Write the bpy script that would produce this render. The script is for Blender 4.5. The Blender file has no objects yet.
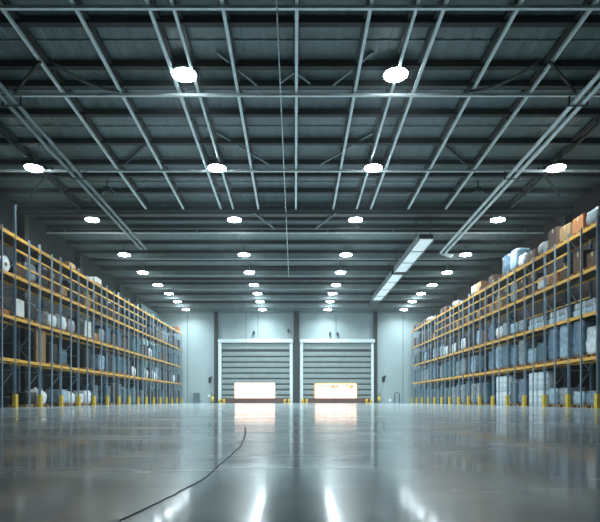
import bpy, bmesh, math, random
from mathutils import Vector, Matrix
random.seed(11)
S = bpy.context.scene
COL = S.collection

# ------------------------------------------------------------------ camera, world, exposure
CAM_H = 0.35
F = 550.0                                   # focal length in pixels of a 600 px wide picture
cam_data = bpy.data.cameras.new('camera'); cam = bpy.data.objects.new('camera', cam_data); COL.objects.link(cam)
cam.location = (0, 0, CAM_H); cam.rotation_euler = (math.pi/2, 0, 0)
cam_data.sensor_width = 36; cam_data.lens = F/600*36
cam_data.shift_x = 5/600; cam_data.shift_y = 139/600
cam_data.clip_start = 0.05; cam_data.clip_end = 300
S.camera = cam

W = bpy.data.worlds.new('world'); S.world = W; W.use_nodes = True
W.node_tree.nodes['Background'].inputs[0].default_value = (0.45, 0.62, 0.66, 1)
W.node_tree.nodes['Background'].inputs[1].default_value = 0.05
LAMP_STRENGTH = 60.0                        # glow of the lens itself
LAMP_POWER = 320.0                          # downward beam of each lamp
LAMP_SPREAD = 150.0
LAMP_COLOUR = (0.80, 0.95, 1.0)
DAYLIGHT_STRENGTH = 3.2
HAZE_DENSITY = 0.0013
if HAZE_DENSITY:                            # thin haze in the air of the hall
    vs = W.node_tree.nodes.new('ShaderNodeVolumeScatter'); vs.inputs['Density'].default_value = HAZE_DENSITY
    vs.inputs['Color'].default_value = (0.85, 0.97, 1.0, 1); vs.inputs['Anisotropy'].default_value = 0.2
    W.node_tree.links.new(vs.outputs[0], W.node_tree.nodes['World Output'].inputs['Volume'])
S.view_settings.view_transform = 'Standard'; S.view_settings.look = 'None'
S.view_settings.gamma = 1.0; S.view_settings.use_curve_mapping = False
S.view_settings.exposure = 0.0
S.cycles.max_bounces = 8; S.cycles.diffuse_bounces = 5; S.cycles.glossy_bounces = 4
S.cycles.sample_clamp_indirect = 6.0; S.cycles.volume_bounces = 0

# ------------------------------------------------------------------ materials
def mat(name, col, rough=0.6, metal=0.0, var=0.0, scale=3.0, bump=0.0, bscale=20.0, spec=None, stretch=(1,1,1), rvar=0.0):
    m = bpy.data.materials.new(name); m.use_nodes = True
    nt = m.node_tree; b = nt.nodes['Principled BSDF']
    b.inputs['Base Color'].default_value = (*col, 1); b.inputs['Roughness'].default_value = rough; b.inputs['Metallic'].default_value = metal
    if spec is not None: b.inputs['Specular IOR Level'].default_value = spec
    if var or bump or rvar:
        tc = nt.nodes.new('ShaderNodeTexCoord'); mp = nt.nodes.new('ShaderNodeMapping'); mp.inputs['Scale'].default_value = stretch
        nt.links.new(tc.outputs['Object'], mp.inputs[0])
    if var or rvar:
        n = nt.nodes.new('ShaderNodeTexNoise'); n.inputs['Scale'].default_value = scale; n.inputs['Detail'].default_value = 6
        nt.links.new(mp.outputs[0], n.inputs['Vector'])
    if var:
        r = nt.nodes.new('ShaderNodeValToRGB')
        r.color_ramp.elements[0].position = 0.3; r.color_ramp.elements[1].position = 0.7
        r.color_ramp.elements[0].color = (*[c*(1-var) for c in col], 1); r.color_ramp.elements[1].color = (*[min(1, c*(1+var)) for c in col], 1)
        nt.links.new(n.outputs['Fac'], r.inputs[0]); nt.links.new(r.outputs[0], b.inputs['Base Color'])
    if rvar:
        mr = nt.nodes.new('ShaderNodeMapRange'); mr.inputs[1].default_value = 0.3; mr.inputs[2].default_value = 0.7
        mr.inputs[3].default_value = max(0.02, rough-rvar); mr.inputs[4].default_value = rough+rvar
        nt.links.new(n.outputs['Fac'], mr.inputs[0]); nt.links.new(mr.outputs[0], b.inputs['Roughness'])
    if bump:
        n2 = nt.nodes.new('ShaderNodeTexNoise'); n2.inputs['Scale'].default_value = bscale; n2.inputs['Detail'].default_value = 4
        nt.links.new(mp.outputs[0], n2.inputs['Vector'])
        bp = nt.nodes.new('ShaderNodeBump'); bp.inputs['Strength'].default_value = bump; bp.inputs['Distance'].default_value = 0.02
        nt.links.new(n2.outputs['Fac'], bp.inputs['Height']); nt.links.new(bp.outputs[0], b.inputs['Normal'])
    return m

def emit(name, col, s):
    m = bpy.data.materials.new(name); m.use_nodes = True; nt = m.node_tree
    nt.nodes.remove(nt.nodes['Principled BSDF'])
    e = nt.nodes.new('ShaderNodeEmission'); e.inputs[0].default_value = (*col, 1); e.inputs[1].default_value = s
    nt.links.new(e.outputs[0], nt.nodes['Material Output'].inputs[0])
    return m

def floor_material():
    m = bpy.data.materials.new('polished concrete'); m.use_nodes = True; nt = m.node_tree; b = nt.nodes['Principled BSDF']
    tc = nt.nodes.new('ShaderNodeTexCoord')
    def noise(scale, detail, st):
        mp = nt.nodes.new('ShaderNodeMapping'); mp.inputs['Scale'].default_value = st; nt.links.new(tc.outputs['Object'], mp.inputs[0])
        n = nt.nodes.new('ShaderNodeTexNoise'); n.inputs['Scale'].default_value = scale; n.inputs['Detail'].default_value = detail
        nt.links.new(mp.outputs[0], n.inputs['Vector']); return n
    n1 = noise(0.55, 6, (0.5, 1.3, 1)); n2 = noise(0.9, 6, (0.35, 1.5, 1)); n3 = noise(5, 5, (1, 1, 1))
    r = nt.nodes.new('ShaderNodeValToRGB')
    r.color_ramp.elements[0].position = 0.32; r.color_ramp.elements[1].position = 0.70
    r.color_ramp.elements[0].color = (0.17, 0.235, 0.265, 1); r.color_ramp.elements[1].color = (0.50, 0.60, 0.63, 1)
    nt.links.new(n1.outputs['Fac'], r.inputs[0]); nt.links.new(r.outputs[0], b.inputs['Base Color'])
    mr = nt.nodes.new('ShaderNodeMapRange'); mr.inputs[1].default_value = 0.32; mr.inputs[2].default_value = 0.68
    mr.inputs[3].default_value = 0.14; mr.inputs[4].default_value = 0.32
    nt.links.new(n2.outputs['Fac'], mr.inputs[0]); nt.links.new(mr.outputs[0], b.inputs['Roughness'])
    b.inputs['Specular IOR Level'].default_value = 0.5
    mc = nt.nodes.new('ShaderNodeMapRange'); mc.inputs[1].default_value = 0.35; mc.inputs[2].default_value = 0.65
    mc.inputs[3].default_value = 0.04; mc.inputs[4].default_value = 0.12
    nt.links.new(n1.outputs['Fac'], mc.inputs[0]); nt.links.new(mc.outputs[0], b.inputs['Coat Roughness'])
    mw = nt.nodes.new('ShaderNodeMapRange'); mw.inputs[1].default_value = 0.35; mw.inputs[2].default_value = 0.65
    mw.inputs[3].default_value = 0.15; mw.inputs[4].default_value = 0.7
    nt.links.new(n2.outputs['Fac'], mw.inputs[0]); nt.links.new(mw.outputs[0], b.inputs['Coat Weight'])
    bp = nt.nodes.new('ShaderNodeBump'); bp.inputs['Strength'].default_value = 0.14; bp.inputs['Distance'].default_value = 0.012
    nt.links.new(n3.outputs['Fac'], bp.inputs['Height']); nt.links.new(bp.outputs[0], b.inputs['Normal'])
    return m

M = {}
M['floor'] = floor_material()
M['crack'] = mat('dark crack filler', (0.035, 0.042, 0.048), 0.7)
M['deck'] = mat('grey green roof sheet', (0.115, 0.15, 0.15), 0.5, 0.0, 0.25, 0.35, stretch=(1, 2, 1))
M['purlin'] = mat('dark brown purlin paint', (0.016, 0.016, 0.015), 0.7, 0, 0.2, 1.0)
M['pale'] = mat('pale galvanised steel', (0.70, 0.77, 0.77), 0.42, 0.1, 0.12, 2.0)
M['grey_steel'] = mat('grey painted steel', (0.20, 0.245, 0.25), 0.45, 0.1, 0.15, 1.5)
M['dark_steel'] = mat('dark painted steel', (0.025, 0.03, 0.03), 0.5, 0.1, 0.2, 2)
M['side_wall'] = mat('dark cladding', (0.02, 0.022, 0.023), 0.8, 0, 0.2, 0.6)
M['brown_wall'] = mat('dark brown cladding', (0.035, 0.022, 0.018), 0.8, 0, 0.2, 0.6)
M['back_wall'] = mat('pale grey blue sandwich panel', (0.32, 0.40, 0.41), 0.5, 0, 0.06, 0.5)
M['seam'] = mat('panel seam', (0.16, 0.22, 0.235), 0.6)
M['column'] = mat('dark slate column paint', (0.012, 0.018, 0.02), 0.5, 0, 0.15, 2)
M['teal_panel'] = mat('pale teal cladding', (0.42, 0.60, 0.60), 0.5, 0, 0.08, 0.5)
M['door_frame'] = mat('white door frame', (0.62, 0.70, 0.71), 0.4, 0, 0.05, 2)
M['slat'] = mat('grey green shutter slat', (0.20, 0.245, 0.245), 0.55, 0.0, 0.1, 1.2)
M['slat_gap'] = mat('dark shutter joint', (0.03, 0.04, 0.04), 0.7)
M['bottom_bar'] = mat('red brown bottom rail', (0.10, 0.048, 0.035), 0.6, 0, 0.25, 3)
M['daylight'] = emit('daylight behind glazing', (1.0, 0.68, 0.54), DAYLIGHT_STRENGTH)
M['bar'] = mat('pale glazing bar', (0.75, 0.58, 0.48), 0.5)
M['orange_film'] = mat('orange strip', (0.75, 0.36, 0.08), 0.5, 0, 0.3, 6)
M['yellow'] = mat('safety yellow paint', (0.62, 0.42, 0.03), 0.45, 0, 0.2, 4)
M['black'] = mat('black plastic', (0.008, 0.008, 0.009), 0.5)
M['cabinet'] = mat('grey blue cabinet paint', (0.10, 0.15, 0.17), 0.5)
M['white'] = mat('white plastic', (0.75, 0.80, 0.80), 0.4)
M['beam'] = mat('yellow orange rack beam paint', (0.72, 0.37, 0.045), 0.42, 0, 0.22, 1.2)
M['upright'] = mat('grey blue rack upright paint', (0.21, 0.28, 0.345), 0.42, 0.1, 0.2, 1.5)
M['shelf'] = mat('brown board decking', (0.06, 0.035, 0.018), 0.8, 0, 0.3, 2)
M['pallet'] = mat('pallet timber', (0.42, 0.24, 0.11), 0.8, 0, 0.3, 5)
def film(name, c): return mat(name, c, 0.27, 0, 0.35, 4.0, 0.8, 6.0)
M['blue'] = film('blue stretch film', (0.10, 0.165, 0.24))
M['pale blue'] = film('pale blue stretch film', (0.28, 0.39, 0.48))
M['teal'] = film('teal stretch film', (0.05, 0.115, 0.15))
M['grey'] = film('grey stretch film', (0.22, 0.26, 0.28))
M['whitefilm'] = film('white stretch film', (0.66, 0.70, 0.72))
M['darkfilm'] = mat('black stretch film', (0.012, 0.012, 0.013), 0.6, 0, 0.3, 4, 0.4, 7)
M['bag'] = mat('white woven bag', (0.68, 0.70, 0.70), 0.7, 0, 0.12, 4, 0.5, 5)
M['grey bag'] = mat('grey woven bag', (0.30, 0.30, 0.31), 0.7, 0, 0.15, 4, 0.5, 5)
M['tan'] = mat('tan cardboard', (0.34, 0.20, 0.09), 0.8, 0, 0.15, 3)
M['brown'] = mat('brown cardboard', (0.09, 0.046, 0.026), 0.8, 0, 0.2, 3)
M['orange'] = mat('orange cardboard', (0.36, 0.13, 0.035), 0.7, 0, 0.2, 3)
M['whitecard'] = mat('white cardboard', (0.66, 0.66, 0.62), 0.7, 0, 0.08, 3)
M['tape'] = mat('packing tape', (0.55, 0.42, 0.22), 0.3)
M['tyre'] = mat('black rubber', (0.02, 0.02, 0.02), 0.65)
M['drum_lid'] = mat('pale blue drum lid', (0.35, 0.45, 0.52), 0.4)
M['drum'] = mat('white drum plastic', (0.66, 0.72, 0.75), 0.3, 0, 0.08, 3)
M['housing'] = mat('grey lamp housing', (0.16, 0.18, 0.19), 0.4, 0.4)
M['lens'] = emit('lamp lens', LAMP_COLOUR, LAMP_STRENGTH)
M['panel_white'] = mat('white trough diffuser', (0.85, 0.9, 0.9), 0.4, 0, 0.06, 1.0)
_b = M['panel_white'].node_tree.nodes['Principled BSDF']; _b.inputs['Emission Color'].default_value = (0.80, 0.95, 1.0, 1); _b.inputs['Emission Strength'].default_value = 0.30

# ------------------------------------------------------------------ mesh helpers
class MB:
    def __init__(s): s.bm = bmesh.new()
    def box(s, x0, x1, y0, y1, z0, z1, bev=0.0):
        r = bmesh.ops.create_cube(s.bm, size=1); v = r['verts']
        bmesh.ops.scale(s.bm, vec=(abs(x1-x0), abs(y1-y0), abs(z1-z0)), verts=v)
        bmesh.ops.translate(s.bm, vec=((x0+x1)/2, (y0+y1)/2, (z0+z1)/2), verts=v)
        if bev:
            es = list({e for q in v for e in q.link_edges})
            bmesh.ops.bevel(s.bm, geom=es, offset=bev, segments=2, affect='EDGES', profile=0.5)
        return s
    def bar(s, a, b, w, h=None):
        h = h or w; a = Vector(a); b = Vector(b); d = b-a
        r = bmesh.ops.create_cube(s.bm, size=1)
        mt = Matrix.Translation((a+b)/2) @ d.to_track_quat('Y', 'Z').to_matrix().to_4x4() @ Matrix.Diagonal((w, d.length, h, 1))
        bmesh.ops.transform(s.bm, matrix=mt, verts=r['verts']); return s
    def tube(s, pts, rad, n=8):
        pts = [Vector(p) for p in pts]; rings = []
        for i, p in enumerate(pts):
            d = (pts[min(i+1, len(pts)-1)]-pts[max(i-1, 0)]).normalized()
            up = Vector((0, 0, 1)) if abs(d.z) < 0.95 else Vector((0, 1, 0))
            u = d.cross(up).normalized(); v = u.cross(d)
            rr = rad[i] if isinstance(rad, (list, tuple)) else rad
            rings.append([s.bm.verts.new(p+u*rr*math.cos(2*math.pi*k/n)+v*rr*math.sin(2*math.pi*k/n)) for k in range(n)])
        for a, b in zip(rings, rings[1:]):
            for k in range(n): s.bm.faces.new((a[k], a[(k+1) % n], b[(k+1) % n], b[k]))
        s.bm.faces.new(rings[0][::-1]); s.bm.faces.new(rings[-1]); return s
    def lathe(s, prof, n=28, axis='z', c=(0, 0, 0)):
        c = Vector(c); rings = []
        def P(r, h, t):
            if axis == 'z': return c+Vector((r*math.cos(t), r*math.sin(t), h))
            if axis == 'x': return c+Vector((h, r*math.cos(t), r*math.sin(t)))
            return c+Vector((r*math.cos(t), h, r*math.sin(t)))
        for r, h in prof: rings.append([s.bm.verts.new(P(max(r, 1e-4), h, 2*math.pi*k/n)) for k in range(n)])
        for a, b in zip(rings, rings[1:]):
            for k in range(n): s.bm.faces.new((a[k], a[(k+1) % n], b[(k+1) % n], b[k]))
        s.bm.faces.new(rings[0][::-1]); s.bm.faces.new(rings[-1]); return s
    def mesh(s, name, m, smooth=False):
        bmesh.ops.recalc_face_normals(s.bm, faces=s.bm.faces)
        me = bpy.data.meshes.new(name); s.bm.to_mesh(me); s.bm.free()
        me.materials.append(m)
        if smooth:
            for p in me.polygons: p.use_smooth = True
        return me
    def obj(s, name, m, parent=None, smooth=False):
        o = bpy.data.objects.new(name, s.mesh(name, m, smooth)); COL.objects.link(o)
        if parent is not None: o.parent = parent
        return o

LABELS = {}
def tag(o, label, cat, group=None):
    n = len(label.split()); assert 4 <= n <= 16, (n, label)
    assert label not in LABELS, label
    LABELS[label] = 1
    o['label'] = label; o['category'] = cat
    if group: o['group'] = group
    return o
def empty(name, loc=(0, 0, 0), rz=0.0, parent=None):
    o = bpy.data.objects.new(name, None); COL.objects.link(o); o.location = loc; o.rotation_euler = (0, 0, rz); o.empty_display_size = 0.1
    if parent is not None: o.parent = parent
    return o
def link(name, me, parent=None, loc=(0, 0, 0)):
    o = bpy.data.objects.new(name, me); COL.objects.link(o); o.location = loc
    if parent is not None: o.parent = parent
    return o
def struct(o): o['kind'] = 'structure'; return o
ORD = ['first', 'second', 'third', 'fourth', 'fifth', 'sixth', 'seventh', 'eighth', 'ninth', 'tenth', 'eleventh', 'twelfth']

# pixel -> place at a known depth
def at(px, py, Y): return Vector(((px-295)*Y/F, Y, CAM_H+(400-py)*Y/F))

# ------------------------------------------------------------------ room shell
YW = 64.0; XW = 15.9; YB = -10.0
def deck_z(y): return 12.6-0.03*y
struct(MB().box(-XW, XW, YB, YW, -0.2, 0).obj('floor', M['floor']))
floor = bpy.data.objects['floor']
# the long crack in the concrete
cp = [(120, 521), (150, 507), (180, 492), (205, 478), (228, 458), (240, 447), (245, 436), (245, 427)]
pts = []
for px, py in cp:
    Y = F*CAM_H/(py-400); pts.append(Vector(((px-295)*Y/F, Y, 0)))
sm = []
for a, b in zip(pts, pts[1:]):
    for k in range(4): sm.append(a.lerp(b, k/4))
sm.append(pts[-1])
bm = bmesh.new(); prev = None
for i, p in enumerate(sm):
    d = (sm[min(i+1, len(sm)-1)]-sm[max(i-1, 0)]).normalized(); nrm = Vector((-d.y, d.x, 0))
    w = (0.0010+0.0010*p.y)*(0.8+0.4*random.random()); p = p+nrm*random.uniform(-.004, .004)
    cur = [bm.verts.new(p+nrm*w+Vector((0, 0, 0.0))), bm.verts.new(p+Vector((0, 0, 0.0025))), bm.verts.new(p-nrm*w)]
    if prev: bm.faces.new((prev[0], prev[1], cur[1], cur[0])); bm.faces.new((prev[1], prev[2], cur[2], cur[1]))
    prev = cur
for v in bm.verts: v.co.z += 0.001
me = bpy.data.meshes.new('crack'); bm.to_mesh(me); bm.free(); me.materials.append(M['crack']); link('crack', me, floor)

# roof deck, sloping down to the far wall, with trapezoid ribs running down the slope
bm = bmesh.new(); xs = []; x = -XW
while x < XW:
    for dx, dz in ((0, 0), (0.06, 0.015), (0.36, 0.015), (0.42, 0)): xs.append((min(x+dx, XW), dz))
    x += 0.6
row = [[bm.verts.new((x, y, deck_z(y)+dz)) for x, dz in xs] for y in (YB, YW)]
for i in range(len(xs)-1): bm.faces.new((row[0][i], row[0][i+1], row[1][i+1], row[1][i]))
top = [[bm.verts.new((x, y, deck_z(y)+0.25)) for x in (-XW, XW)] for y in (YB, YW)]
bm.faces.new((top[0][0], top[0][1], top[1][1], top[1][0]))
me = bpy.data.meshes.new('ceiling'); bm.to_mesh(me); bm.free(); me.materials.append(M['deck']); ceiling = struct(link('ceiling', me))
for y in [14.6, 16.9, 19.0, 22.0, 24.3, 27.6, 29.6, 33.8, 36.2, 38.4, 42.6, 44.8, 48.6, 51.6, 54.6, 58.4, 61.0]:
    z = deck_z(y); MB().box(-XW, XW, y-0.11, y+0.11, z-0.22, z-0.002).obj('purlin', M['purlin'], ceiling)
for y in [15.7, 17.9, 20.6, 23.2, 26.0, 28.7, 30.7]:       # pale sheet lap joints between the purlins
    z = deck_z(y); MB().box(-XW, XW, y-0.02, y+0.02, z-0.03, z-0.002).obj('sheet_joint', M['grey_steel'], ceiling)

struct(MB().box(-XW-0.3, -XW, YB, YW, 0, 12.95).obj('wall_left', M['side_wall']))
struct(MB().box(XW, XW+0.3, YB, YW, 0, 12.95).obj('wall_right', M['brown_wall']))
struct(MB().box(-XW, XW, YB-0.3, YB, 0, 12.95).obj('wall_front', M['side_wall']))
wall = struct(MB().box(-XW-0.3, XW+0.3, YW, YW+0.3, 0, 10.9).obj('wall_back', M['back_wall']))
def wx(px): return (px-295)*YW/F
def wz(py): return CAM_H+(400-py)*YW/F
for px in (246, 258, 336, 187.5, 403):
    z0 = wz(341) if 217 < px < 374 else 0
    MB().box(wx(px)-0.05, wx(px)+0.05, YW-0.02, YW+0.01, z0, 10.66).obj('panel_seam', M['seam'], wall)
MB().box(-XW, XW, YW-0.04, YW+0.01, 10.42, 10.66).obj('head_flashing', M['grey_steel'], wall)
def column(x, w, d, y, z1, m, name='column'):
    b = MB(); b.box(x-w/2, x+w/2, y-d, y-d+0.06, 0, z1); b.box(x-w/2, x+w/2, y-0.06, y, 0, z1); b.box(x-0.06, x+0.06, y-d+0.06, y-0.06, 0, z1)
    return struct(b.obj(name, m))
column(wx(296.4), 0.62, 0.5, YW, 10.6, M['column'])
column(wx(216.3), 0.42, 0.3, YW, 10.6, M['column'])
column(wx(375.2), 0.42, 0.3, YW, 10.6, M['column'])
BEAM_Y = [15.8, 20.1, 26.3, 35.2, 40.6, 45.4, 50.2, 54.5, 58.5, 63.1]
for sgn in (-1, 1):
    for y in [31.9, 40.0, 49.2, 54.2]:
        c = MB().box(sgn*XW, sgn*(XW-0.35), y-0.25, y+0.25, 0, deck_z(y)-0.3).obj('column', M['dark_steel']); struct(c)
struct(MB().box(-XW, -XW+0.1, 56.6, 63.95, 0, 10.3).obj('trim_1', M['teal_panel']))
struct(MB().box(-XW, XW, 31.55, 31.85, deck_z(31.7)-0.60, deck_z(31.7)-0.02).obj('trim_2', M['grey_steel']))
MB().box(-XW, XW, 31.45, 31.95, deck_z(31.7)-0.66, deck_z(31.7)-0.60).obj('lower_flange', M['dark_steel'], bpy.data.objects['trim_2'])
MB().box(-XW, XW, 31.40, 31.55, deck_z(31.7)-0.40, deck_z(31.7)-0.25).obj('stiffener', M['dark_steel'], bpy.data.objects['trim_2'])

# ------------------------------------------------------------------ roller doors
def roller_door(n, x0, x1, win, orange):
    d = empty('door_%d' % n, (0, YW, 0)); struct(d)
    zt = wz(343.0); fw = 0.36
    MB().box(x0, x0+fw, -0.3, -0.002, 0, zt).obj('jamb', M['door_frame'], d)
    MB().box(x1-fw, x1, -0.3, -0.002, 0, zt).obj('jamb', M['door_frame'], d)
    MB().box(x0-0.05, x1+0.05, -0.42, -0.002, zt, zt+0.42, 0.05).obj('header', M['door_frame'], d)
    a, b = x0+fw, x1-fw
    MB().box(a, b, -0.06, -0.01, 0.3, zt).obj('backing', M['slat_gap'], d)
    MB().box(a, b, -0.16, -0.06, zt-0.75, zt-0.05, 0.04).obj('curtain_box', M['slat'], d)
    z = zt-1.05; k = 0
    while z > 0.75:
        m = MB(); h = 0.47
        prof = [(-0.06, z), (-0.10, z), (-0.150, z-0.04), (-0.155, z-h*0.5), (-0.15, z-h+0.03), (-0.10, z-h), (-0.06, z-h)]
        l = [m.bm.verts.new((a, y, max(zz, 0.3))) for y, zz in prof]; r = [m.bm.verts.new((b, y, max(zz, 0.3))) for y, zz in prof]
        for i in range(len(prof)-1): m.bm.faces.new((l[i], l[i+1], r[i+1], r[i]))
        m.bm.faces.new(l); m.bm.faces.new(r[::-1])
        m.obj('slat', M['slat'], d); z -= 0.64
    MB().box(a, b, -0.20, -0.03, 0.02, 0.56, 0.03).obj('bottom_rail', M['bottom_bar'], d)
    w0, w1, z0, z1 = win
    w = MB().box(w0, w1, -0.22, -0.17, z0, z1).obj('window', M['daylight'], d)
    m = MB()
    for i in range(1, 4):
        x = w0+(w1-w0)*i/4; m.box(x-0.02, x+0.02, -0.25, -0.22, z0, z1)
    zb = z1-(z1-z0)*0.27; m.box(w0, w1, -0.25, -0.22, zb-0.02, zb+0.02)
    m.obj('glazing_bar', M['bar'], w)
    if orange:
        m = MB(); random.seed(4); m.box(w0, w1, -0.27, -0.225, z1-0.10, z1)
        m.box(w0, w0+0.14, -0.27, -0.225, z0, z1); m.box(w1-0.1, w1, -0.27, -0.225, z0, z1)
        x = w0+0.25
        while x < w1-0.5:
            ww = random.uniform(0.2, 0.55); m.box(x, x+ww, -0.27, -0.225, z1-random.uniform(0.35, 0.62), z1-random.uniform(0.2, 0.3)); x += ww+random.uniform(0.02, 0.2)
        m.obj('orange_strip', M['orange_film'], w)
    return d
roller_door(1, wx(218.6), wx(292.8), (wx(235), wx(275), 0.57, wz(383)), False)
roller_door(2, wx(299.9), wx(374), (wx(314), wx(357), 0.57, wz(383)), True)

# ------------------------------------------------------------------ small things on and before the far wall
def wheel_guide(x, label):
    o = empty('wheel_guide', (x, YW-0.75, 0))
    MB().box(-0.42, 0.42, -0.2, 0.2, 0, 0.04).obj('base_plate', M['yellow'], o)
    for sx in (-1, 1):
        MB().lathe([(0.15, 0.04), (0.16, 0.30), (0.13, 0.42), (0.05, 0.46)], 16, c=(sx*0.24, 0, 0)).obj('post', M['yellow'], o, True)
    MB().tube([(-0.24, 0, 0.26), (0.24, 0, 0.26)], 0.10).obj('cross_tube', M['black'], o, True)
    tag(o, label, 'wheel guide', 'yellow guides at the door feet')
wheel_guide(wx(222.6), 'low yellow guide at left foot of the left roller door')
wheel_guide(wx(287), 'low yellow guide at right foot of the left roller door')
wheel_guide(wx(304.5), 'low yellow guide at left foot of the right roller door')
wheel_guide(wx(368), 'low yellow guide at right foot of the right roller door')
def bollard(x, label):
    o = empty('bollard', (x, YW-0.6, 0))
    MB().lathe([(0.17, 0), (0.17, 1.25), (0.14, 1.34), (0.05, 1.38)], 16).obj('post', M['grey_steel'], o, True)
    MB().lathe([(0.175, 0.15), (0.175, 0.75)], 16).obj('yellow_band', M['yellow'], o, True)
    tag(o, label, 'bollard', 'bollards beside the doors')
bollard(wx(213.2), 'grey bollard with yellow band left of the left roller door')
bollard(wx(378.3), 'grey bollard with yellow band right of the right roller door')
o = empty('floor_cabinet', (wx(197.2), YW-0.5, 0))
MB().box(-0.3, 0.3, -0.3, 0.3, 0, 1.12, 0.03).obj('body', M['cabinet'], o); MB().box(-0.33, 0.33, -0.33, 0.33, 1.12, 1.2, 0.02).obj('lid', M['grey_steel'], o)
MB().box(0.12, 0.16, -0.34, -0.3, 0.55, 0.75).obj('handle', M['black'], o)
tag(o, 'small grey blue cabinet standing against the far wall, left of doors', 'cabinet')
o = MB().tube([(-0.28, 0, 0), (-0.28, 0, 1.0), (-0.2, 0, 1.18), (0, 0, 1.24), (0.2, 0, 1.18), (0.28, 0, 1.0), (0.28, 0, 0)], 0.07).obj('hoop_barrier', M['cabinet'], None, True)
o.location = (wx(396.3), YW-0.5, 0); tag(o, 'grey blue hoop barrier before the far wall, right of doors', 'barrier')
for px, py, lab in ((210, 380, 'black wall telephone unit on far wall left of doors'), (383.3, 379, 'black wall telephone unit on far wall right of doors')):
    o = empty('wall_unit', (wx(px), YW, wz(py)))
    MB().box(-0.16, 0.16, -0.1, -0.001, -0.3, 0.3, 0.03).obj('back_plate', M['black'], o)
    MB().tube([(-0.05, -0.12, -0.3), (0.03, -0.2, -0.2), (0.03, -0.2, 0.2), (0.25, -0.14, 0.35)], 0.11).obj('handset', M['black'], o, True)
    tag(o, lab, 'wall unit', 'black units on the far wall')
for px, py, lab in ((254, 333, 'small black camera above the middle of the left roller door'), (288.5, 331, 'small black camera beside the dark centre column, above left door'),
                    (330, 334, 'left of two small black cameras above the right roller door'), (337.5, 334.5, 'right of two small black cameras above the right roller door')):
    o = empty('security_camera', (wx(px), YW-(0.0 if px != 291 else 0.0), wz(py)))
    MB().box(-0.07, 0.07, -0.25, -0.001, 0.14, 0.24).obj('bracket', M['black'], o)
    MB().lathe([(0.10, -0.42), (0.13, -0.40), (0.13, -0.06), (0.08, -0.02)], 14, 'y').obj('body', M['black'], o, True)
    MB().box(-0.03, 0.03, -0.2, -0.1, -0.34, -0.1).obj('sensor', M['black'], o)
    tag(o, lab, 'camera', 'cameras above the doors')
for px, py, lab in ((209, 396, 'small white socket low on far wall left of doors'), (390, 400.2, 'small white socket low on far wall right of doors')):
    o = MB().box(-0.14, 0.14, -0.08, -0.001, -0.16, 0.16, 0.02).obj('wall_socket', M['white']); o.location = (wx(px), YW, max(0.3, wz(py))); tag(o, lab, 'socket')

# ------------------------------------------------------------------ roof steel
def low_z(y): return 12.1-0.03*y            # underside line of the tie beams
names = ['nearest pale tie beam crossing the very top of the picture', 'second pale tie beam from camera, just beyond the largest lamps',
         'third pale tie beam from camera, at the second lamp row', 'fourth pale tie beam from camera, just beyond the deep grey girder']
for i, y in enumerate(BEAM_Y[:4]):
    o = empty('tie_beam', (0, y, low_z(y)))
    MB().box(-XW, XW, -0.05, 0.05, -0.05, 0.04).obj('lower_chord', M['pale'], o)
    MB().box(-XW, XW, -0.09, 0.09, 0.28, deck_z(y)-low_z(y)-0.01).obj('upper_chord', M['dark_steel'], o)
    m = 1.05-XW+0.5
    m = -14.7
    while m < XW-0.5:
        MB().box(m-0.03, m+0.03, -0.03, 0.03, 0.04, 0.28).obj('strut', M['grey_steel'], o); m += 4.2
    tag(o, names[i], 'beam', 'roof beams')
# heavier grey beams of the far half, tapered towards their ends
for i, y in enumerate(BEAM_Y[4:9]):
    o = empty('roof_girder', (0, y, deck_z(y)))
    m = MB(); n = 24; prof = []
    for k in range(n+1):
        x = -XW+2*XW*k/n; t = min(1, (XW-abs(x))/4.0); prof.append((x, -0.36-0.28*math.sin(t*math.pi/2)))
    up = [[m.bm.verts.new((x, yy, -0.24)) for x, z in prof] for yy in (-0.16, 0.16)]
    lo = [[m.bm.verts.new((x, yy, z)) for x, z in prof] for yy in (-0.16, 0.16)]
    for k in range(n):
        m.bm.faces.new((up[0][k], up[0][k+1], lo[0][k+1], lo[0][k])); m.bm.faces.new((up[1][k], lo[1][k], lo[1][k+1], up[1][k+1]))
        m.bm.faces.new((up[0][k], up[1][k], up[1][k+1], up[0][k+1])); m.bm.faces.new((lo[0][k], lo[0][k+1], lo[1][k+1], lo[1][k]))
    for k in (0, n): m.bm.faces.new((up[0][k], lo[0][k], lo[1][k], up[1][k]))
    m.obj('box_web', M['grey_steel'], o)
    MB().box(-XW, XW, -0.2, 0.2, -0.24, -0.2).obj('upper_flange', M['dark_steel'], o)
    MB().box(-XW, XW, -0.06, 0.06, -0.2, -0.01).obj('packer', M['dark_steel'], o)
    tag(o, 'grey haunched roof girder, %s of the five beyond the slim tie beams' % ORD[i], 'girder', 'roof girders of the far half')
# rails running from the camera to the far wall
RY0, RY1 = 12.0, 31.35
side = lambda k: 'left' if k < 0 else 'right'
def rail(x, dz, w, h, m, label, y0=RY0, y1=RY1, name='roof_rail', clips=True):
    o = empty(name, (0, 0, 0))
    MB().bar((x, y0, low_z(y0)+dz), (x, y1, low_z(y1)+dz), w, h).obj('lower_rail', m, o)
    MB().bar((x, y0, low_z(y0)+0.40), (x, y1, low_z(y1)+0.40), 0.20, 0.09).obj('upper_rail', M['dark_steel'], o)
    y = y0+1.0
    while y < y1: MB().box(x-0.02, x+0.02, y-0.05, y+0.05, low_z(y)+dz+0.03, low_z(y)+0.36).obj('spacer', M['dark_steel'], o); y += 3.1
    tag(o, label, 'rail', 'rails under the roof'); return o
for k in range(-4, 5):
    lab = 'pale steel roof rail on the centre line of the hall' if k == 0 else 'pale steel roof rail, %s to the %s of the centre rail' % (ORD[abs(k)-1], side(k))
    rail(2.135*k+0.05, 0.10, 0.10, 0.10, M['pale'], lab)
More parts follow.
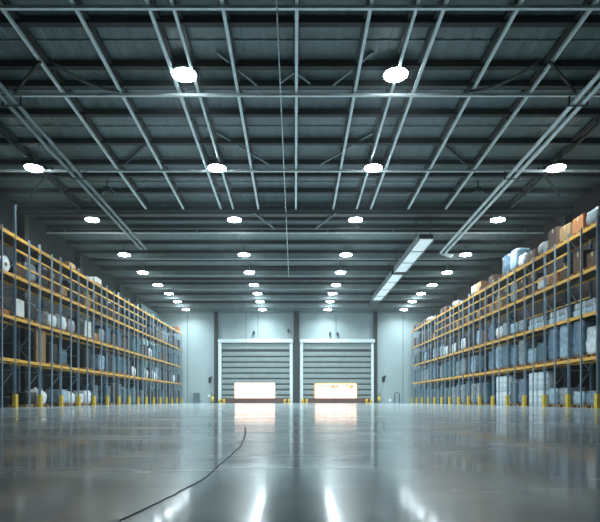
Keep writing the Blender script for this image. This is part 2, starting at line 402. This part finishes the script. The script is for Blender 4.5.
for s in (-1, 1):
    rail(s*3.52, 0.10, 0.09, 0.09, M['pale'], 'pale rail carrying the %s inner row of bright lamps' % side(s))
    rail(s*12.25, 0.10, 0.10, 0.10, M['dark_steel'], 'dark rail carrying the %s outer row of lamps' % side(s))
o = MB().tube([(-0.52, 12, low_z(12)-0.1), (-0.52, 22, low_z(22)-0.1), (-0.52, 46, low_z(46)-0.1)], 0.022, 6).obj('conduit', M['pale'], None, True)
tag(o, 'thin pale conduit running just left of the centre rail', 'conduit')
# twin pipes left and right
for s in (-1, 1):
    o = empty('pipe_pair', (0, 0, 0))
    for dx in (-0.17, 0.17):
        pts = [(s*10.35+dx, y, low_z(y)-0.30) for y in (12, 20, 28, 37.6)]
        if s > 0: pts += [(10.35+dx, 38.4, low_z(38.4)-0.31), (10.65+dx, 39.0+dx, low_z(39)-0.31), (11.2, 39.2+dx, low_z(39)-0.31)]
        MB().tube(pts, 0.085, 10).obj('pipe', M['grey_steel'] if s < 0 else M['pale'], o, True)
    for y in BEAM_Y[:3]:
        MB().box(s*10.35-0.36, s*10.35+0.36, y-0.04, y+0.04, low_z(y)-0.405, low_z(y)-0.385).obj('saddle', M['dark_steel'], o)
        for dx in (-0.33, 0.33): MB().box(s*10.35+dx-0.02, s*10.35+dx+0.02, y-0.04, y+0.04, low_z(y)-0.39, low_z(y)-0.05).obj('hanger', M['dark_steel'], o)
    tag(o, 'twin pipes running lengthwise under the roof on the %s side' % side(s), 'pipes')
# oblique braces between rails and the roof
BR = [((217, 50, 18.4), (257, 85, 20.0), 'long oblique brace near the bright %s lamp, below the second tie beam'),
      ((217, 121, 23.6), (270, 165, 26.2), 'oblique brace before the third tie beam, %s of the centre rail'),
      ((254, 213, 31.2), (275, 229, 33.5), 'pale oblique brace at the deep girder, %s of the centre rail'),
      ((280, 83, 19.9), (294, 72, 19.2), 'short oblique brace touching the centre rail from the %s')]
for a, b, lab in BR:
    for s in (-1, 1):
        pa, pb = at(*a), at(*b)
        if s > 0: pa.x, pb.x = -pa.x, -pb.x
        pa.z = min(pa.z, deck_z(pa.y)-0.06)
        o = MB().bar(pa, pb, 0.07, 0.07).obj('roof_brace', M['grey_steel']); tag(o, lab % side(s), 'brace', 'oblique roof braces')
for s in (-1, 1):
    for (a, b, lab) in (((15, 92, 19.95), (40, 62, 18.2), 'oblique brace near the picture edge on the far %s, before the second beam'),
                        ((30, 196, 29.0), (52, 168, 26.6), 'oblique strut above the %s rack near the outer lamps'),
                        ((126, 163, 26.2), (146, 141, 24.6), 'oblique strut before the third tie beam, far %s of the lamps')):
        pa, pb = at(*a), at(*b)
        if s > 0: pa.x, pb.x = -pa.x, -pb.x
        pa.z = min(pa.z, deck_z(pa.y)-0.05); pb.z = min(pb.z, deck_z(pb.y)-0.05)
        o = MB().bar(pa, pb, 0.08, 0.08).obj('roof_brace', M['dark_steel']); tag(o, lab % side(s), 'brace', 'oblique roof braces')
    # slack cable hanging in a long curve
    pts = []
    for t in range(9):
        u = t/8; px = 50+70*u; py = 60+31*(1-(1-u)**1.8); p = at(px, py, 17.6+2.4*u)
        if s > 0: p.x = -p.x
        p.z = min(p.z, deck_z(p.y)-0.1); pts.append(p)
    o = MB().tube(pts, 0.05, 6).obj('slack_cable', M['dark_steel'], None, True); tag(o, 'dark slack cable curving down under the roof on the %s' % side(s), 'cable')
# junction box clusters tangled on the second and third bays
for px, py, Y, lab in ((107, 190, 28.5, 'dark tangle of fittings left of lamps, beyond the third beam'), (478, 190, 28.5, 'dark tangle of fittings right of lamps, beyond the third beam'),
                       (236, 132, 24.4, 'small dark fitting on left rail between lamp rows'), (355, 130, 24.4, 'small dark fitting on right rail between lamp rows')):
    p = at(px, py, Y); top = deck_z(Y)-0.03
    o = empty('roof_fitting', p)
    MB().box(-0.16, 0.16, -0.14, 0.14, -0.12, 0.14, 0.02).obj('box', M['dark_steel'], o)
    MB().bar((0, 0, 0.1), (0, 0, top-p.z), 0.05).obj('stem', M['dark_steel'], o)
    MB().tube([(-0.3, 0.1, -0.25), (-0.1, 0, 0.0), (0.15, 0.1, 0.12), (0.4, 0.3, -0.1)], 0.03, 6).obj('pipe', M['grey_steel'], o, True)
    tag(o, lab, 'fitting')

# long white trough hanging in the far half
o = empty('ceiling_trough', (7.78, 0, 9.85))
def trough(y0, y1):
    MB().box(-0.40, 0.40, y0, y1, 0, 0.05).obj('underside_panel', M['panel_white'], o)
    MB().box(-0.46, -0.40, y0, y1, -0.06, 0.34).obj('side_plate', M['grey_steel'], o)
    MB().box(0.40, 0.46, y0, y1, -0.06, 0.34).obj('side_plate', M['grey_steel'], o)
    MB().box(-0.40, 0.40, y1-0.06, y1, 0.05, 0.34).obj('end_plate', M['dark_steel'], o)
    MB().box(-0.40, 0.40, y0, y0+0.06, 0.05, 0.34).obj('end_plate', M['dark_steel'], o)
    y = y0+2.6
    while y < y1-1: MB().box(-0.40, 0.40, y-0.05, y+0.05, -0.03, 0.0).obj('cross_strip', M['grey_steel'], o); y += 2.9
    for yy in (y0+0.8, y1-0.8):
        for sx in (-0.43, 0.43): MB().box(sx-0.02, sx+0.02, yy-0.02, yy+0.02, 0.3, deck_z(yy)-9.86).obj('hanger', M['dark_steel'], o)
trough(32.6, 40.8); trough(41.9, 52.4)
MB().box(-0.30, 0.30, 40.8, 41.9, 0.06, 0.30).obj('coupling', M['dark_steel'], o)
MB().box(-0.42, 0.42, 52.4, 53.9, -0.02, 0.34).obj('end_box', M['dark_steel'], o)
tag(o, 'long white ceiling trough in two lengths hanging right of the lamps', 'trough')

# ------------------------------------------------------------------ high bay lamps
LY = [19.0, 25.7, 33.1, 39.3, 44.06, 48.9, 53.2, 57.2, 61.6]
LPY = [76, 169, 220.5, 255.3, 273, 285.5, 294, 302, 310]
hz = MB().lathe([(0.42, 0.10), (0.44, 0.13), (0.40, 0.20), (0.20, 0.27), (0.13, 0.33), (0.05, 0.34)], 28).mesh('housing', M['housing'], True)
ln = MB().lathe([(0.30, 0.05), (0.38, 0.053), (0.405, 0.065), (0.41, 0.10)], 28).mesh('lens', M['lens'], True)
_LD = []
def cached_light():
    if not _LD:
        d = bpy.data.lights.new('lamp_light', 'AREA'); d.shape = 'DISK'; d.size = 0.76; d.energy = LAMP_POWER; d.color = LAMP_COLOUR; d.spread = math.radians(LAMP_SPREAD); _LD.append(d)
    return _LD[0]
def lamp(x, y, z, label, group):
    o = empty('high_bay_lamp', (x, y, z)); link('housing', hz, o); link('lens', ln, o)
    top = deck_z(y)-z-0.02
    MB().box(-0.03, 0.03, -0.03, 0.03, 0.33, top).obj('hanger', M['grey_steel'], o)
    ld = cached_light(); lo = bpy.data.objects.new('lamp_light', ld); COL.objects.link(lo); lo.parent = o; lo.location = (0, 0, 0.035)
    tag(o, label, 'lamp', group)
for i, (y, py) in enumerate(zip(LY, LPY)):
    z = CAM_H+(400-py)*y/F
    for s in (-1, 1):
        lamp(s*3.65-(0.17 if i == 0 else 0), y, z-0.05, 'round glowing ceiling lamp, %s inner row, %s from the camera' % (side(s), ORD[i]), 'ceiling lamps of the inner rows')
        if i: lamp(s*12.2, y, z-0.05, 'round glowing ceiling lamp, %s outer row, %s in view' % (side(s), ORD[i-1]), 'ceiling lamps of the outer rows')

# ------------------------------------------------------------------ pallet racking
LEV = [0.0, 2.25, 4.2, 6.15, 8.0]
XF, XR, BAY = 13.0, 14.05, 2.5
bay_beam = MB().box(-0.03, 0.03, -1.2, 1.2, -0.14, 0.0).box(-0.045, 0.045, -1.2, -1.13, -0.2, 0.03).box(-0.045, 0.045, 1.13, 1.2, -0.2, 0.03).mesh('beam', M['beam'])
mid_beam = MB().box(-0.025, 0.025, -1.2, 1.2, -0.09, 0.0).mesh('mid_beam', M['beam'])
shelf_me = MB().box(-0.49, 0.49, -1.19, 1.19, -0.07, -0.03).mesh('shelf_board', M['shelf'])
def upright_mesh(h):
    m = MB(); m.box(-0.05, 0.05, -0.05, -0.03, 0, h); m.box(-0.05, 0.05, 0.03, 0.05, 0, h); m.box(-0.05, -0.02, -0.03, 0.03, 0, h)
    m.box(-0.09, 0.09, -0.08, 0.08, 0, 0.02)
    return m.mesh('upright', M['upright'])
up_me, up_tall = upright_mesh(8.25), upright_mesh(9.4)
guard_me = MB().box(-0.11, -0.06, -0.12, 0.12, 0.0, 0.62).box(-0.06, 0.04, 0.06, 0.12, 0.0, 0.62).box(-0.06, 0.04, -0.12, -0.06, 0.0, 0.62).mesh('column_guard', M['yellow'])
def bracing_mesh():
    m = MB(); z = 0.5; k = 0
    while z < 7.6:
        m.bar((-0.47, 0, z), (0.47, 0, z), 0.04)
        a, b = (-0.47, 0.47) if k % 2 == 0 else (0.47, -0.47)
        m.bar((a, 0, z), (b, 0, min(z+1.2, 7.9)), 0.04); z += 1.25; k += 1
    return m.mesh('bracing', M['upright'])
brace_me = bracing_mesh()
post_me = MB().box(-0.03, 0.03, -0.035, 0.035, 0, 8.1).mesh('middle_post', M['upright'])
def rack(s, y0, n, label, mids):
    r = empty('pallet_rack', (0, 0, 0)); xf, xr = s*XF, s*XR
    for i in range(n+1):
        y = y0+BAY*i
        for x in (xf, xr):
            u = link('upright', up_tall if (i <= 1 and s < 0) else up_me, r, (x, y, 0))
            if s > 0: u.rotation_euler.z = math.pi
            if x == xf:
                g = link('column_guard', guard_me, u)
                if s < 0: g.rotation_euler.z = math.pi
                if s > 0: g.rotation_euler.z = math.pi
        link('bracing', brace_me, r, ((xf+xr)/2, y, 0))
    for i in range(n):
        yc = y0+BAY*(i+0.5)
        link('middle_post', post_me, r, (xf-s*0.075, yc, 0))
        for z in LEV[1:]:
            link('front_beam', bay_beam, r, (xf, yc, z)); link('rear_beam', bay_beam, r, (xr, yc, z))
            link('shelf_board', shelf_me, r, ((xf+xr)/2, yc, z+0.03))
        if i in mids:
            for zz in (6.75, 7.4): link('mid_beam', mid_beam, r, (xf, yc, zz))
            link('mid_beam', mid_beam, r, (xr, yc, 6.85)); link('mid_beam', mid_beam, r, (xr, yc, 5.3))
    tag(r, label, 'rack'); return r
LY0, LN, RY0_, RN = 23.0, 16, 23.6, 15
rack(-1, LY0, LN, 'long yellow and blue pallet rack along the left side wall', range(1, 10))
rack(1, RY0_, RN, 'long yellow and blue pallet rack along the right side wall', range(1, 11))

# ------------------------------------------------------------------ goods on the racks
def wrapped_mesh(h, seed, m):
    rnd = random.Random(seed); b = MB(); nx, ny, nz = 5, 6, max(4, int(h*6)); w, l = 0.45, 0.52
    layer = [1+rnd.uniform(-.05, .03) for _ in range(nz+1)]
    def P(u, v, t, k): return (u*w*layer[k]+rnd.uniform(-.012, .012), v*l*layer[k]+rnd.uniform(-.012, .012), t*h)
    rings = []
    per = [(-1+2*i/nx, -1) for i in range(nx)]+[(1, -1+2*i/ny) for i in range(ny)]+[(1-2*i/nx, 1) for i in range(nx)]+[(-1, 1-2*i/ny) for i in range(ny)]
    for k in range(nz+1):
        t = k/nz; q = 0.94 if k in (0, nz) else 1
        rings.append([b.bm.verts.new(P(u*q*(0.95 if abs(u) == 1 and abs(v) == 1 else 1), v*q*(0.95 if abs(u) == 1 and abs(v) == 1 else 1), t, k)) for u, v in per])
    n = len(per)
    for a, c in zip(rings, rings[1:]):
        for k in range(n): b.bm.faces.new((a[k], a[(k+1) % n], c[(k+1) % n], c[k]))
    b.bm.faces.new(rings[0][::-1]); b.bm.faces.new(rings[-1])
    return b.mesh('wrapped_stack', m, True)
def bag_mesh(seed, m):
    b = MB(); rnd = random.Random(seed); n = 16; rings = []
    for r, z in ((0.34, 0), (0.43, 0.06), (0.47, 0.3), (0.46, 0.55), (0.40, 0.74), (0.24, 0.84), (0.10, 0.88), (0.07, 0.96)):
        ring = []
        for k in range(n):
            t = 2*math.pi*k/n; c, s_ = math.cos(t), math.sin(t); e = 0.55 if z < 0.8 else 1
            x = math.copysign(abs(c)**e, c)*r; y = math.copysign(abs(s_)**e, s_)*r*1.08; j = rnd.uniform(.95, 1.05)
            ring.append(b.bm.verts.new((x*j, y*j, z*(1 if z == 0 else rnd.uniform(.97, 1.03)))))
        rings.append(ring)
    for a, c in zip(rings, rings[1:]):
        for k in range(n): b.bm.faces.new((a[k], a[(k+1) % n], c[(k+1) % n], c[k]))
    b.bm.faces.new(rings[0][::-1]); b.bm.faces.new(rings[-1]); return b.mesh('bulk_bag', m, True)
CACHE = {}
def cached(key, f):
    if key not in CACHE: CACHE[key] = f()
    return CACHE[key]
PAL = MB()
for yy in (-0.5, -0.3, -0.1, 0.1, 0.3, 0.5): PAL.box(-0.45, 0.45, yy-0.07, yy+0.07, 0.11, 0.13)
for yy in (-0.5, 0, 0.5): PAL.box(-0.45, 0.45, yy-0.05, yy+0.05, 0, 0.11)
pal_me = PAL.mesh('wooden_pallet', M['pallet'])
FILM = {'blue': 'blue', 'pale blue': 'pale blue', 'teal': 'teal', 'grey': 'grey', 'white': 'whitefilm', 'black': 'darkfilm'}
CARD = {'tan': 'tan', 'brown': 'brown', 'orange': 'orange', 'white': 'whitecard'}
used = {}
def place_phrase(s, lev, i):
    n = LN if s < 0 else RN; sd = 'left' if s < 0 else 'right'
    bay = '%s bay from camera' % ORD[i] if i < 8 else '%s bay from far wall' % ORD[n-1-i]
    shelf = ['floor under %s rack', 'lowest shelf of %s rack', 'second shelf of %s rack', 'third shelf of %s rack', 'top of %s rack'][lev] % sd
    return shelf+', '+bay
def goods(s, i, lev, slot, kind, colour, h=1.1, pallet=None, dx=0.0):
    """slot 0 = nearer half of the bay, 1 = farther half, 2 = middle"""
    y0 = (LY0 if s < 0 else RY0_)+BAY*i; yc = y0+{0: 0.64, 1: 1.86, 2: 1.25}[slot]
    x = s*((XF+XR)/2+dx); z = LEV[lev]+(0.031 if lev else 0.0)-(0.03 if lev else 0)
    z = LEV[lev]+0.001 if lev else 0.0
    where = place_phrase(s, lev, i); pos = {0: 'nearer ', 1: 'farther ', 2: ''}[slot]; gr = 'goods on the %s rack' % ('left' if s < 0 else 'right')
    fine = i < 8
    base = {'wrapped': 'film-wrapped stack', 'bag': 'bulk bag', 'carton': 'carton', 'roll': 'film roll', 'timber': 'bundle of boards', 'bundle': 'long wrapped bundle', 'board': 'tall board panel', 'drum': 'drum', 'tyre': 'tyre'}[kind]
    nm = (pos+colour+' '+base).strip()
    if pallet is None: pallet = fine and kind in ('wrapped', 'bag', 'carton')
    if pallet:
        p = link('wooden_pallet', pal_me, None, (x, yc, z)); tag(p, 'pallet under %s, %s' % (nm, where), 'pallet', 'pallets on the %s rack' % ('left' if s < 0 else 'right')); z += 0.131
    lab = '%s, %s' % (nm, where)
    if kind == 'wrapped':
        hk = round(h*5)/5; me = cached(('w', colour, hk, (i+lev) % 3), lambda: wrapped_mesh(hk, hash((i+lev) % 3)+int(hk*10), M[FILM[colour]]))
        o = link('wrapped_stack', me, None, (x, yc, z)); o.rotation_euler.z = random.choice((0, math.pi))
        if fine:
            c = link('top_sheet', cached(('ts',), lambda: MB().box(-0.40, 0.40, -0.46, 0.46, 0, 0.012).mesh('top_sheet', M['whitefilm'])), o, (0, 0, hk+0.002))
    elif kind == 'bag':
        o = empty('bulk_bag', (x, yc, z)); link('bag_body', cached(('b', colour, i % 3), lambda: bag_mesh(i % 3, M['bag' if colour == 'white' else 'grey bag'])), o)
        if fine:
            lp = cached(('lp',), lambda: MB().tube([(-0.05, 0, 0), (-0.04, 0, 0.12), (0, 0, 0.16), (0.04, 0, 0.12), (0.05, 0, 0)], 0.015, 6).mesh('lifting_loop', M['bag']))
            for sx in (-1, 1): link('lifting_loop', lp, o, (sx*0.28, 0.1, 0.74))
        o.scale = (1, 1.05, h/0.95)
    elif kind == 'carton':
        o = empty('cardboard_carton', (x, yc, z)); o.rotation_euler.z = random.uniform(-0.04, 0.04)
        link('carton_body', cached(('c', colour, h), lambda: MB().box(-0.43, 0.43, -0.48, 0.48, 0, h, 0.015).mesh('carton_body', M[CARD[colour]])), o)
        if fine:
            link('tape', cached(('t', h), lambda: MB().box(-0.435, 0.435, -0.05, 0.05, h-0.2, h+0.004).mesh('tape', M['tape'])), o)
    elif kind == 'roll':
        o = empty('film_roll', (x, yc, z+0.36))
        MB().lathe([(0.10, -0.45), (0.36, -0.45), (0.36, 0.45), (0.10, 0.45)], 24, 'x').obj('roll_body', M['whitefilm'], o, False)
        MB().lathe([(0.09, -0.48), (0.09, 0.48)], 16, 'x').obj('core', M['tan'], o, True)
    elif kind == 'timber':
        m = MB(); rnd = random.Random(i)
        nl = max(2, int(h/0.09))
        for k in range(nl):
            for q in range(4): m.box(-0.4+q*0.2, -0.4+q*0.2+0.18, -1.1+rnd.uniform(-.05, .05), 1.1+rnd.uniform(-.05, .05), k*0.09, k*0.09+0.075)
        o = m.obj('board_bundle', M[{'orange': 'orange', 'brown': 'brown', 'tan': 'tan'}[colour]]); o.location = (x, yc, z)
    elif kind == 'bundle':
        o = empty('long_bundle', (x, yc, z))
        m = MB(); m.box(-0.42, 0.42, -1.1, 1.1, 0, h, 0.05); m.obj('bundle_body', M[FILM[colour]], o, False)
        for yy in (-0.8, 0, 0.8): MB().box(-0.43, 0.43, yy-0.03, yy+0.03, 0.0, h+0.006).obj('strap', M['whitefilm'], o)
    elif kind == 'board':
        o = MB().box(-0.06, 0.06, -0.55, 0.55, 0, h, 0.01).obj('hardboard_sheet', M['tan']); o.location = (x-s*0.25, yc, z)
    if kind not in ('drum', 'tyre'):
        tag(o, lab, {'wrapped': 'wrapped goods', 'bag': 'bag', 'carton': 'carton', 'roll': 'roll', 'timber': 'boards', 'bundle': 'bundle', 'board': 'board'}[kind], gr)
    return z
drum_me = MB().lathe([(0.25, 0), (0.27, 0.03), (0.27, 0.28), (0.285, 0.30), (0.27, 0.32), (0.27, 0.58), (0.285, 0.60), (0.27, 0.62), (0.27, 0.84), (0.25, 0.88)], 20).mesh('drum_body', M['drum'], True)
dlid_me = MB().lathe([(0.26, 0.88), (0.27, 0.90), (0.25, 0.93), (0.06, 0.93)], 20).mesh('lid', M['drum_lid'], True)
def drums(s, i, lev, ys, tiers=2):
    y0 = (LY0 if s < 0 else RY0_)+BAY*i
    for q, yy in enumerate(ys):
        for t in range(tiers):
            o = empty('plastic_drum', (s*(XF+0.38), y0+yy, LEV[lev]+t*0.932+(0.001 if lev else 0)))
            link('drum_body', drum_me, o); link('lid', dlid_me, o)
            tier = ['lower', 'upper'][t] if tiers > 1 else 'single'
            tag(o, '%s white drum, %s along, %s' % (tier, ORD[q], place_phrase(s, lev, i)), 'drum', 'white drums on the right rack' if s > 0 else 'white drums on the left rack')
tyre_me = MB().lathe([(0.24, -0.12), (0.36, -0.13), (0.41, -0.09), (0.42, 0), (0.41, 0.09), (0.36, 0.13), (0.24, 0.12), (0.23, 0.0), (0.24, -0.12)], 24, 'x').mesh('tyre', M['tyre'], True)
rim_me = MB().lathe([(0.225, -0.07), (0.225, 0.07)], 20, 'x').mesh('rim', M['grey_steel'], True)
def tyres(s, i, lev):
    y0 = (LY0 if s < 0 else RY0_)+BAY*i
    for q in range(2):
        for t in range(2):
            o = empty('wheel', (s*(XF+0.22), y0+0.65+q*1.2, LEV[lev]+0.421+t*0.842)); link('tyre', tyre_me, o); link('rim', rim_me, o)
            tag(o, '%s %s black tyre, %s' % (['lower', 'upper'][t], ['nearer', 'farther'][q], place_phrase(s, lev, i)), 'tyre', 'tyres on the left rack')

L, R = -1, 1
# left rack, nearest bays as seen
goods(L, 0, 3, 1, 'roll', 'white', pallet=False); goods(L, 0, 2, 2, 'timber', 'orange', 0.3); goods(L, 0, 4, 2, 'timber', 'brown', 0.2)
goods(L, 0, 1, 0, 'carton', 'brown', 0.7)
goods(L, 1, 2, 0, 'carton', 'white', 0.8); goods(L, 1, 3, 1, 'wrapped', 'grey', 0.8); goods(L, 1, 3, 0, 'carton', 'brown', 0.6)
goods(L, 1, 2, 1, 'wrapped', 'black', 0.8); goods(L, 1, 0, 1, 'wrapped', 'black', 0.6)
goods(L, 2, 1, 0, 'board', 'tan', 1.75, pallet=False); goods(L, 2, 0, 0, 'bag', 'white', 0.85); goods(L, 2, 2, 1, 'bag', 'white', 0.8)
goods(L, 2, 3, 0, 'wrapped', 'black', 1.0); goods(L, 2, 3, 1, 'carton', 'brown', 0.9); goods(L, 2, 1, 1, 'wrapped', 'black', 1.0)
goods(L, 3, 2, 0, 'bag', 'white', 0.9); goods(L, 3, 2, 1, 'bag', 'grey', 0.9); goods(L, 3, 0, 0, 'wrapped', 'pale blue', 0.8); goods(L, 3, 0, 1, 'bag', 'white', 0.8)
goods(L, 3, 3, 0, 'carton', 'tan', 0.5); goods(L, 3, 3, 1, 'wrapped', 'black', 1.0); goods(L, 3, 1, 0, 'wrapped', 'teal', 0.8); goods(L, 3, 4, 1, 'carton', 'tan', 0.25)
goods(L, 4, 2, 1, 'carton', 'white', 1.0); goods(L, 4, 0, 0, 'wrapped', 'white', 0.6); goods(L, 4, 0, 1, 'wrapped', 'white', 0.8)
goods(L, 4, 3, 1, 'carton', 'tan', 0.8); goods(L, 4, 3, 0, 'wrapped', 'black', 1.2); goods(L, 4, 1, 1, 'wrapped', 'black', 1.2); goods(L, 4, 2, 0, 'wrapped', 'black', 1.0)
goods(L, 5, 2, 0, 'carton', 'orange', 0.4); goods(L, 5, 2, 1, 'wrapped', 'grey', 0.8); goods(L, 5, 1, 1, 'wrapped', 'pale blue', 1.0); goods(L, 5, 0, 0, 'wrapped', 'teal', 1.2)
goods(L, 5, 3, 0, 'carton', 'brown', 1.0); goods(L, 5, 4, 2, 'carton', 'white', 0.35); goods(L, 5, 3, 1, 'wrapped', 'black', 1.2)
rl = random.Random(7)
for i in range(6, LN):
    if i in (7, 8, 9, 10): tyres(L, i, 3)
    else:
        for sl in (0, 1):
            if rl.random() < 0.8: goods(L, i, 3, sl, *rl.choice([('carton', 'brown', 0.9), ('wrapped', 'black', 1.0), ('wrapped', 'grey', 1.0), ('wrapped', 'black', 1.2), ('carton', 'brown', 0.6)]))
    for sl in (0, 1):
        if rl.random() < 0.85: goods(L, i, 2, sl, *rl.choice([('wrapped', 'white', 0.8), ('wrapped', 'black', 1.2), ('wrapped', 'black', 1.0), ('carton', 'brown', 0.8), ('wrapped', 'teal', 1.2)]))
        if rl.random() < 0.9: goods(L, i, 1, sl, *rl.choice([('wrapped', 'pale blue', 1.2), ('wrapped', 'teal', 1.2), ('bag', 'white', 1.0), ('wrapped', 'black', 1.0), ('wrapped', 'black', 1.2)]))
        if rl.random() < 0.9: goods(L, i, 0, sl, *rl.choice([('wrapped', 'teal', 1.4), ('wrapped', 'teal', 1.2), ('wrapped', 'black', 1.2), ('wrapped', 'black', 1.4)]))
goods(L, 15, 4, 1, 'carton', 'orange', 0.6)
# right rack, nearest bays as seen
goods(R, 0, 0, 0, 'wrapped', 'blue', 0.6); goods(R, 0, 0, 1, 'wrapped', 'pale blue', 0.6); goods(R, 1, 0, 0, 'wrapped', 'grey', 0.8); goods(R, 1, 0, 1, 'wrapped', 'pale blue', 0.8)
goods(R, 0, 1, 0, 'wrapped', 'white', 1.2); goods(R, 0, 1, 1, 'wrapped', 'blue', 1.6); goods(R, 1, 1, 0, 'wrapped', 'pale blue', 1.6); goods(R, 1, 1, 1, 'wrapped', 'blue', 1.6)
for i in (0, 1, 2):
    goods(R, i, 2, 2, 'bundle', 'pale blue', 0.32); 
    o = empty('long_bundle', (R*(XF+XR)/2, RY0_+BAY*i+1.25, LEV[2]+0.335))
    MB().box(-0.40, 0.40, -1.05, 1.05, 0, 0.3, 0.05).obj('bundle_body', M['grey'], o)
    for yy in (-0.7, 0.1, 0.8): MB().box(-0.41, 0.41, yy-0.03, yy+0.03, 0.0, 0.306).obj('strap', M['whitefilm'], o)
    tag(o, 'upper grey long wrapped bundle, %s' % place_phrase(R, 2, i), 'bundle', 'goods on the right rack')
goods(R, 0, 3, 0, 'carton', 'brown', 0.6); goods(R, 0, 3, 1, 'carton', 'brown', 0.9); goods(R, 1, 3, 0, 'carton', 'brown', 0.7); goods(R, 1, 3, 1, 'timber', 'brown', 0.4) if False else goods(R, 1, 3, 1, 'carton', 'orange', 0.5)
goods(R, 2, 3, 0, 'wrapped', 'white', 0.6); goods(R, 2, 3, 1, 'carton', 'brown', 1.0); goods(R, 3, 3, 0, 'carton', 'brown', 1.0); goods(R, 3, 3, 1, 'wrapped', 'grey', 1.2)
goods(R, 0, 4, 0, 'wrapped', 'grey', 0.6); goods(R, 0, 4, 1, 'carton', 'orange', 0.7); goods(R, 1, 4, 0, 'carton', 'tan', 0.7); goods(R, 1, 4, 1, 'carton', 'brown', 0.9)
goods(R, 2, 4, 0, 'bag', 'grey', 0.7); goods(R, 2, 4, 1, 'carton', 'brown', 0.5); goods(R, 3, 4, 0, 'wrapped', 'white', 0.6); goods(R, 3, 4, 1, 'wrapped', 'pale blue', 1.2); goods(R, 4, 4, 0, 'wrapped', 'blue', 1.2)
goods(R, 2, 1, 0, 'wrapped', 'teal', 1.0); goods(R, 2, 1, 1, 'wrapped', 'pale blue', 0.8)
goods(R, 3, 1, 0, 'wrapped', 'grey', 1.4); goods(R, 3, 1, 1, 'wrapped', 'blue', 1.2); goods(R, 4, 1, 0, 'wrapped', 'blue', 1.4); goods(R, 4, 1, 1, 'wrapped', 'pale blue', 1.4)
goods(R, 3, 2, 0, 'wrapped', 'grey', 0.6); goods(R, 3, 2, 1, 'wrapped', 'pale blue', 0.6); goods(R, 4, 2, 0, 'wrapped', 'grey', 0.8); goods(R, 4, 2, 1, 'bag', 'white', 0.9)
drums(R, 2, 0, (0.35, 0.95, 1.55, 2.15)); goods(R, 3, 0, 0, 'wrapped', 'blue', 1.4); goods(R, 3, 0, 1, 'wrapped', 'teal', 1.4); drums(R, 4, 0, (0.35, 0.95, 1.55, 2.15))
goods(R, 4, 3, 0, 'carton', 'brown', 1.0); goods(R, 4, 3, 1, 'carton', 'tan', 0.8)
rr = random.Random(19)
for i in range(5, RN):
    for sl in (0, 1):
        if rr.random() < 0.9: goods(R, i, 3, sl, *rr.choice([('carton', 'brown', 1.0), ('carton', 'brown', 0.8), ('wrapped', 'black', 1.0), ('wrapped', 'black', 1.2), ('carton', 'tan', 0.5)]))
        if rr.random() < 0.9: goods(R, i, 2, sl, *rr.choice([('wrapped', 'pale blue', 1.0), ('wrapped', 'blue', 1.0), ('carton', 'brown', 0.8), ('wrapped', 'white', 0.8), ('wrapped', 'black', 1.2), ('wrapped', 'black', 1.0)]))
        if rr.random() < 0.9: goods(R, i, 1, sl, *rr.choice([('wrapped', 'teal', 1.4), ('wrapped', 'blue', 1.4), ('wrapped', 'teal', 1.6), ('wrapped', 'grey', 1.2)]) if i > 6 else (('wrapped', ('blue', 'pale blue')[sl], 1.2)))
        if rr.random() < 0.95: goods(R, i, 0, sl, *rr.choice([('wrapped', 'teal', 1.6), ('wrapped', 'blue', 1.6), ('wrapped', 'teal', 1.4), ('wrapped', 'grey', 1.4)]))
        if rr.random() < 0.45: goods(R, i, 4, sl, *rr.choice([('carton', 'tan', 0.6), ('carton', 'brown', 0.5), ('wrapped', 'white', 0.6), ('bag', 'grey', 0.6)]))
